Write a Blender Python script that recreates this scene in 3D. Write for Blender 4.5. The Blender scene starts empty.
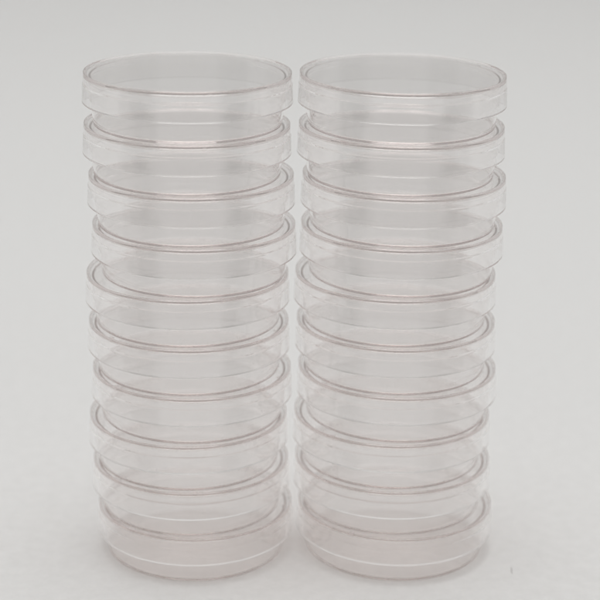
# Two stacks of ten clear plastic Petri dishes on a seamless white paper sweep.
# Units: metres (all profile numbers below are millimetres, scaled by MM).
import bpy, bmesh, math, random
from mathutils import Vector, Matrix, Euler

MM = 0.001
sc = bpy.context.scene
col = sc.collection
random.seed(11)

# ------------------------------------------------------------------ helpers
def link(name, me, mat=None, parent=None):
    o = bpy.data.objects.new(name, me)
    col.objects.link(o)
    if mat:
        me.materials.append(mat)
    if parent:
        o.parent = parent
    return o


def nodes_of(name):
    m = bpy.data.materials.new(name)
    m.use_nodes = True
    nt = m.node_tree
    for n in list(nt.nodes):
        nt.nodes.remove(n)
    return m, nt


def fillet_profile(pts, arc=5):
    """pts: closed or open list of (r, z, fillet radius).  Returns a list of
    (r, z, nr, nz): lines joined by tangent arcs, with exact outward normals
    (the profile runs so that the plastic lies on its left side)."""
    out = []
    n = len(pts)
    for i, (r, z, f) in enumerate(pts):
        p = Vector((r, z))
        a = Vector(pts[i - 1][:2]) if i > 0 else None
        b = Vector(pts[i + 1][:2]) if i < n - 1 else None
        if a is None or b is None:
            d = ((b - p) if a is None else (p - a)).normalized()
            out.append((r, z, d.y, -d.x))
            continue
        d0 = (p - a).normalized()
        d1 = (b - p).normalized()
        cr = d0.x * d1.y - d0.y * d1.x
        ang = math.atan2(cr, d0.dot(d1))
        if abs(ang) < 1e-4:
            out.append((r, z, d0.y, -d0.x))
            continue
        t = f * abs(math.tan(ang / 2))
        t = min(t, (p - a).length * 0.49, (b - p).length * 0.49)
        ff = t / abs(math.tan(ang / 2))
        s = p - d0 * t
        n0 = Vector((d0.y, -d0.x))
        cen = s - n0 * ff * (1 if ang > 0 else -1)
        k = max(2, int(arc * abs(ang) / (math.pi / 2)) + 1)
        for j in range(k + 1):
            th = ang * j / k
            c, sn = math.cos(th), math.sin(th)
            nn = Vector((n0.x * c - n0.y * sn, n0.x * sn + n0.y * c))
            q = cen + nn * ff * (1 if ang > 0 else -1)
            out.append((q.x, q.y, nn.x, nn.y))
    return out


def lathe(name, prof, seg=224, wob=0.0, seed=0, close=False):
    """Revolve a profile; points with r < 1e-6 become one pole vertex."""
    rnd = random.Random(seed)
    ph = [rnd.uniform(0, 6.28) for _ in range(3)]
    verts, norms, faces = [], [], []
    rows = []
    for (r, z, nr, nz) in prof:
        if r < 1e-6:
            rows.append([len(verts)])
            verts.append((0, 0, z * MM))
            norms.append((0, 0, 1 if nz > 0 else -1))
        else:
            row = []
            for s in range(seg):
                a = 2 * math.pi * s / seg
                rr = r + wob * math.sin(2 * a + ph[0])
                zz = z + 0.2 * wob * math.sin(2 * a + ph[1]) * (r / 30.0) ** 2
                row.append(len(verts))
                verts.append((rr * MM * math.cos(a), rr * MM * math.sin(a), zz * MM))
                norms.append((nr * math.cos(a), nr * math.sin(a), nz))
            rows.append(row)
    pairs = list(zip(rows[:-1], rows[1:]))
    if close:
        pairs.append((rows[-1], rows[0]))
    for A, B in pairs:
        for s in range(seg):
            t = (s + 1) % seg
            if len(A) == 1:
                faces.append((A[0], B[t], B[s]))
            elif len(B) == 1:
                faces.append((A[s], A[t], B[0]))
            else:
                faces.append((A[s], A[t], B[t], B[s]))
    me = bpy.data.meshes.new(name)
    me.from_pydata(verts, [], faces)
    me.update()
    for p in me.polygons:
        p.use_smooth = True
    me.normals_split_custom_set_from_vertices([Vector(n).normalized() for n in norms])
    return me


# ------------------------------------------------------------------ materials
def polystyrene(name, tint, density):
    m, nt = nodes_of(name)
    out = nt.nodes.new('ShaderNodeOutputMaterial')
    g = nt.nodes.new('ShaderNodeBsdfGlass')
    g.inputs['Color'].default_value = (1.0, 0.9974, 0.9966, 1)
    g.inputs['Roughness'].default_value = 0.0
    g.inputs['IOR'].default_value = 1.5
    nt.links.new(g.outputs['BSDF'], out.inputs['Surface'])
    va = nt.nodes.new('ShaderNodeVolumeAbsorption')     # deepens only where light runs far inside the plastic
    va.inputs['Color'].default_value = (*tint, 1)
    va.inputs['Density'].default_value = density
    nt.links.new(va.outputs['Volume'], out.inputs['Volume'])
    return m


PLASTIC = polystyrene('clear_polystyrene', (0.32, 0.25, 0.24), 8.5)


def paper():
    m, nt = nodes_of('white_paper')
    out = nt.nodes.new('ShaderNodeOutputMaterial')
    b = nt.nodes.new('ShaderNodeBsdfPrincipled')
    b.inputs['Roughness'].default_value = 0.75
    b.inputs['Specular IOR Level'].default_value = 0.25
    tc = nt.nodes.new('ShaderNodeTexCoord')
    n1 = nt.nodes.new('ShaderNodeTexNoise')
    n1.inputs['Scale'].default_value = 240
    n1.inputs['Detail'].default_value = 6
    n1.inputs['Roughness'].default_value = 0.65
    cr = nt.nodes.new('ShaderNodeValToRGB')
    cr.color_ramp.elements[0].position = 0.3
    cr.color_ramp.elements[0].color = (0.765, 0.762, 0.752, 1)
    cr.color_ramp.elements[1].position = 0.7
    cr.color_ramp.elements[1].color = (0.815, 0.812, 0.803, 1)
    nt.links.new(tc.outputs['Object'], n1.inputs['Vector'])
    nt.links.new(n1.outputs['Fac'], cr.inputs['Fac'])
    nt.links.new(cr.outputs['Color'], b.inputs['Base Color'])
    n2 = nt.nodes.new('ShaderNodeTexNoise')
    n2.inputs['Scale'].default_value = 900
    n2.inputs['Detail'].default_value = 4
    bp = nt.nodes.new('ShaderNodeBump')
    bp.inputs['Strength'].default_value = 0.25
    bp.inputs['Distance'].default_value = 0.0004
    nt.links.new(tc.outputs['Object'], n2.inputs['Vector'])
    nt.links.new(n2.outputs['Fac'], bp.inputs['Height'])
    nt.links.new(bp.outputs['Normal'], b.inputs['Normal'])
    nt.links.new(b.outputs['BSDF'], out.inputs['Surface'])
    return m


PAPER = paper()


def lint():
    m, nt = nodes_of('grey_lint')
    out = nt.nodes.new('ShaderNodeOutputMaterial')
    b = nt.nodes.new('ShaderNodeBsdfPrincipled')
    n = nt.nodes.new('ShaderNodeTexNoise')
    n.inputs['Scale'].default_value = 2000
    cr = nt.nodes.new('ShaderNodeValToRGB')
    cr.color_ramp.elements[0].color = (0.44, 0.435, 0.43, 1)
    cr.color_ramp.elements[1].color = (0.54, 0.53, 0.52, 1)
    nt.links.new(n.outputs['Fac'], cr.inputs['Fac'])
    nt.links.new(cr.outputs['Color'], b.inputs['Base Color'])
    b.inputs['Roughness'].default_value = 0.9
    nt.links.new(b.outputs['BSDF'], out.inputs['Surface'])
    return m


# ------------------------------------------------------------------ setting
def make_sweep():
    """Seamless paper: flat on the table, curving up far behind the stacks."""
    prof = [(-0.2, 0.0)]
    for k in range(25):
        prof.append((-0.2 + 1.6 * (k + 1) / 25, 0.0))
    y0, R = 1.4, 0.6
    for k in range(1, 33):
        a = (math.pi / 2) * k / 32
        prof.append((y0 + R * math.sin(a), R - R * math.cos(a)))
    prof.append((y0 + R, 1.8))
    vs, fs = [], []
    W = 1.5
    nx = 12
    for (y, z) in prof:
        for i in range(nx + 1):
            vs.append((-W + 2 * W * i / nx, y, z))
    for j in range(len(prof) - 1):
        for i in range(nx):
            a = j * (nx + 1) + i
            fs.append((a, a + 1, a + nx + 2, a + nx + 1))
    me = bpy.data.meshes.new('backdrop')
    me.from_pydata(vs, [], fs)
    me.update()
    for p in me.polygons:
        p.use_smooth = True
    o = link('backdrop', me, PAPER)
    o['kind'] = 'structure'
    o['label'] = 'seamless white paper backdrop under and behind the dish stacks'
    return o


make_sweep()

# ------------------------------------------------------------------ the dishes
PITCH = 14.96        # one closed dish in a stack
TH = 0.6             # thickness of the lid plate
RING = 0.5           # stacking bead that stands above the lid plate

# lid: a plate with a raised bead, an outer skirt that flares a little and
# steps out once (profile runs with the plastic on its left: outside first)
LID = fillet_profile([
    (0.0, PITCH - TH, 0),
    (29.15, PITCH - TH, 0.35),          # underside of the plate
    (29.35, PITCH - 3.6, 0.6),
    (29.85, 7.15, 0.08),                # inside of the skirt
    (30.2, 6.75, 0.08),                 # bevelled lip
    (30.5, 6.75, 0.12),                 # lower lip
    (30.32, PITCH - 3.0, 0.25),
    (30.15, PITCH - 2.65, 0.25),        # small outward step of the mould
    (30.0, PITCH + RING, 0.2),          # outside of the bead
    (29.6, PITCH + RING, 0.17),
    (29.35, PITCH, 0.2),                # inside of the bead
    (0.0, PITCH, 0),
], arc=6)

# base: dish with a rounded foot, slightly drafted wall
BH = PITCH - TH - 0.42
BASE = fillet_profile([
    (0.0, 0.05, 0),
    (27.4, 0.05, 0.8),                  # rounded foot
    (28.5, BH, 0.34),                  # outside of the wall
    (27.8, BH, 0.34),                   # rim
    (26.85, 0.7, 0.6),                  # inside of the wall
    (0.0, 0.7, 0),
], arc=7)

lid_me = [lathe('lid', LID, wob=0.10, seed=s) for s in range(3)]
base_me = [lathe('base', BASE, wob=0.10, seed=20 + s) for s in range(3)]
for me in lid_me + base_me:
    me.materials.append(PLASTIC)


def nub_mesh():
    """Vent nub under the lid that keeps a gap above the base rim."""
    bm = bmesh.new()
    bmesh.ops.create_cube(bm, size=1.0)
    for v in bm.verts:
        k = 1.0 if v.co.z > 0 else 0.72
        v.co = Vector((v.co.x * 1.5 * k, v.co.y * 0.9 * k, v.co.z * 0.36)) * MM
    bmesh.ops.bevel(bm, geom=bm.edges[:], offset=0.1 * MM, segments=2, affect='EDGES', profile=0.5)
    me = bpy.data.meshes.new('vent_nub')
    bm.to_mesh(me)
    bm.free()
    for p in me.polygons:
        p.use_smooth = True
    me.materials.append(PLASTIC)
    return me


NUB = nub_mesh()


def make_dish():
    root = bpy.data.objects.new('petri_dish', None)
    root.empty_display_size = 0.01
    col.objects.link(root)
    root['category'] = 'petri dish'
    link('base', base_me[0], None, root)
    lid = link('lid', lid_me[0], None, root)
    for k in range(3):
        a = 2 * math.pi * k / 3
        nb = link('vent_nub', NUB, None, lid)
        nb.location = (27.9 * MM * math.cos(a), 27.9 * MM * math.sin(a), (PITCH - TH - 0.19) * MM)
        nb.rotation_euler = (0, 0, a + math.pi / 2)
    return root


def copy_tree(o, parent=None):
    c = o.copy()
    col.objects.link(c)
    c.parent = parent
    for ch in o.children:
        copy_tree(ch, c)
    return c


# offsets of every dish from the axis of its stack (mm), top to bottom, and the
# angle at which one of its vent nubs sits (degrees, None = anything)
STACKS = [
    ('left', -31.16, 0.0,
     [-0.62, -0.83, 0.37, 1.11, -0.78, -0.47, 0.42, -0.67, 0.09, 1.38],
     [0.19, 0.02, -0.07, -0.12, -0.27, -0.09, -0.16, -0.18, 0.27, 0.40],
     [None, 280, None, None, None, 217, 218, None, None, None]),
    ('right', 31.16, 0.0,
     [-0.71, -0.62, 0.65, 0.51, -0.91, -0.31, 0.55, -0.54, 0.11, 1.27],
     [-0.01, -0.05, 0.0, 0.19, -0.02, 0.14, 0.07, 0.16, 0.09, -0.57],
     [270, 293, None, None, None, None, None, 226, None, None]),
]
ORD = ['topmost', 'second', 'third', 'fourth', 'fifth', 'sixth', 'seventh', 'eighth', 'ninth', 'bottom']
LABELS = {
    ('left', 0): 'uncovered clear petri dish on the very top of the left stack',
    ('left', 1): 'clear petri dish second from the top of the left stack',
    ('left', 2): 'clear pinkish petri dish third from the top of the left stack',
    ('left', 3): 'clear petri dish fourth from the top of left stack, slid toward the right stack',
    ('left', 4): 'clear petri dish fifth from the top of left stack, jutting out to the left',
    ('left', 5): 'clear petri dish sixth from the top of left stack, under the jutting one',
    ('left', 6): 'clear petri dish seventh from the top, fourth from the bottom, of the left stack',
    ('left', 7): 'clear petri dish third from the bottom of the left stack',
    ('left', 8): 'clear petri dish second from the bottom of the left stack',
    ('left', 9): 'bottom petri dish of left stack, standing on the white paper',
    ('right', 0): 'uncovered clear petri dish on the very top of the right stack',
    ('right', 1): 'clear petri dish second from the top of the right stack',
    ('right', 2): 'clear petri dish third from the top of the right stack',
    ('right', 3): 'clear petri dish fourth from the top of right stack, jutting right over the next',
    ('right', 4): 'clear petri dish fifth from the top of right stack, set back to the left',
    ('right', 5): 'clear petri dish sixth from the top, fifth from the bottom, of the right stack',
    ('right', 6): 'clear petri dish seventh from the top, fourth from the bottom, of the right stack',
    ('right', 7): 'clear petri dish third from the bottom of the right stack',
    ('right', 8): 'clear petri dish second from the bottom of the right stack',
    ('right', 9): 'bottom petri dish of right stack, standing on the white paper',
}

proto = make_dish()
first = True
for (side, x0, y0, dx, dy, nub) in STACKS:
    for i in range(10):
        d = proto if first else copy_tree(proto)
        first = False
        d.location = ((x0 + dx[i]) * MM, (y0 + dy[i]) * MM, (9 - i) * PITCH * MM)
        rz = nub[i] if nub[i] is not None else random.uniform(0, 360)
        d.rotation_euler = (0, 0, math.radians(rz))
        k = random.randrange(3)
        for ch in d.children:
            n = ch.name.split('.')[0]
            ch.data = (lid_me if n == 'lid' else base_me)[k]
        d['label'] = LABELS[(side, i)]
        d['group'] = 'petri dishes stacked in two columns'


# ------------------------------------------------------------------ lint on the paper
def make_fibre():
    bm = bmesh.new()
    pts = [Vector((0.05, -2.6, 0.12)), Vector((-0.10, -1.2, 0.35)), Vector((0.02, 0.4, 0.42)), Vector((0.12, 1.8, 0.30)), Vector((0.0, 2.9, 0.12))]
    rads = [0.08, 0.13, 0.15, 0.13, 0.07]
    rings = []
    for p, r in zip(pts, rads):
        rings.append([bm.verts.new((p + Vector((r * math.cos(a), 0, r * math.sin(a)))) * MM)
                      for a in [2 * math.pi * k / 8 for k in range(8)]])
    for A, B in zip(rings[:-1], rings[1:]):
        for k in range(8):
            bm.faces.new((A[k], A[(k + 1) % 8], B[(k + 1) % 8], B[k]))
    bm.faces.new(list(reversed(rings[0])))
    bm.faces.new(rings[-1])
    bmesh.ops.recalc_face_normals(bm, faces=bm.faces[:])
    me = bpy.data.meshes.new('lint_fibre')
    bm.to_mesh(me)
    bm.free()
    for p in me.polygons:
        p.use_smooth = True
    o = link('lint_fibre', me, lint())
    o.location = (67.0 * MM, -21.4 * MM, 0)
    o.rotation_euler = (0, 0, math.radians(-6))
    o.scale = (0.8, 0.8, 0.5)
    o['label'] = 'tiny grey lint fibre lying on the paper right of the right stack'
    o['category'] = 'lint'


make_fibre()

# ------------------------------------------------------------------ light
w = bpy.data.worlds.new('World')
sc.world = w
w.use_nodes = True
nt = w.node_tree
bg = nt.nodes['Background']
bg.inputs['Strength'].default_value = 1.0
# a light tent: white on top, behind and at the sides, open (dim room) in front
tc = nt.nodes.new('ShaderNodeTexCoord')
dt = nt.nodes.new('ShaderNodeVectorMath')
dt.operation = 'DOT_PRODUCT'
dt.inputs[1].default_value = (0.0, -0.97, -0.24)
mr = nt.nodes.new('ShaderNodeMapRange')
mr.interpolation_type = 'SMOOTHSTEP'
mr.inputs['From Min'].default_value = 0.62
mr.inputs['From Max'].default_value = 0.86
mx = nt.nodes.new('ShaderNodeMix')
mx.data_type = 'RGBA'
mx.inputs['A'].default_value = (0.67, 0.667, 0.66, 1)
mx.inputs['B'].default_value = (0.60, 0.59, 0.585, 1)
nt.links.new(tc.outputs['Generated'], dt.inputs[0])
nt.links.new(dt.outputs['Value'], mr.inputs['Value'])
nt.links.new(mr.outputs['Result'], mx.inputs['Factor'])
last = mx.outputs['Result']
for sx in (-1, 1):      # two dark spots added to the world so rim edges refract darker
    d2 = nt.nodes.new('ShaderNodeVectorMath')
    d2.operation = 'DOT_PRODUCT'
    d2.inputs[1].default_value = (0.84 * sx, -0.53, 0.08)
    m2 = nt.nodes.new('ShaderNodeMapRange')
    m2.interpolation_type = 'SMOOTHSTEP'
    m2.inputs['From Min'].default_value = 0.90
    m2.inputs['From Max'].default_value = 0.95
    x2 = nt.nodes.new('ShaderNodeMix')
    x2.data_type = 'RGBA'
    x2.inputs['B'].default_value = (0.09, 0.088, 0.086, 1)
    nt.links.new(tc.outputs['Generated'], d2.inputs[0])
    nt.links.new(d2.outputs['Value'], m2.inputs['Value'])
    nt.links.new(m2.outputs['Result'], x2.inputs['Factor'])
    nt.links.new(last, x2.inputs['A'])
    last = x2.outputs['Result']
nt.links.new(last, bg.inputs['Color'])


def softbox(name, loc, target, sx, sy, power, color=(1, 1, 1)):
    l = bpy.data.lights.new(name, 'AREA')
    l.shape = 'RECTANGLE'
    l.size, l.size_y = sx, sy
    l.energy = power
    l.color = color
    o = bpy.data.objects.new(name, l)
    col.objects.link(o)
    o.location = loc
    o.rotation_euler = (Vector(target) - Vector(loc)).to_track_quat('-Z', 'Y').to_euler()
    return o


softbox('softbox', (0.0, 0.10, 1.7), (0.0, 0.10, 0.0), 1.0, 1.0, 7.6)

# ------------------------------------------------------------------ camera
cam = bpy.data.cameras.new('Camera')
co = bpy.data.objects.new('Camera', cam)
col.objects.link(co)
ri = Vector((0.9986, -0.0492, 0.0171)).normalized()
fw = Vector((0.0521, 0.9461, -0.3197)).normalized()
up = ri.cross(fw).normalized()
ri = fw.cross(up).normalized()
M = Matrix((ri, up, -fw)).transposed().to_4x4()
M.translation = Vector((-26.294, -509.466, 252.511)) * MM
co.matrix_world = M
cam.sensor_width = 36
cam.lens = 107.2
cam.clip_start = 0.02
cam.clip_end = 20
cam.dof.use_dof = True
cam.dof.focus_distance = 0.510
cam.dof.aperture_fstop = 10
sc.camera = co

# ------------------------------------------------------------------ render
sc.render.engine = 'CYCLES'
c = sc.cycles
c.max_bounces = 300
c.transmission_bounces = 300
c.use_adaptive_sampling = True
c.adaptive_threshold = 0.03
c.adaptive_min_samples = 24
c.glossy_bounces = 300
c.diffuse_bounces = 24
c.transparent_max_bounces = 16
c.caustics_reflective = True
c.caustics_refractive = True
c.blur_glossy = 0
c.sample_clamp_indirect = 20
c.use_denoising = True
try:
    c.denoiser = 'OPENIMAGEDENOISE'
    c.denoising_input_passes = 'RGB_ALBEDO_NORMAL'
except Exception:
    pass
vs = sc.view_settings
vs.view_transform = 'Standard'
vs.look = 'None'
vs.gamma = 1
vs.exposure = 0
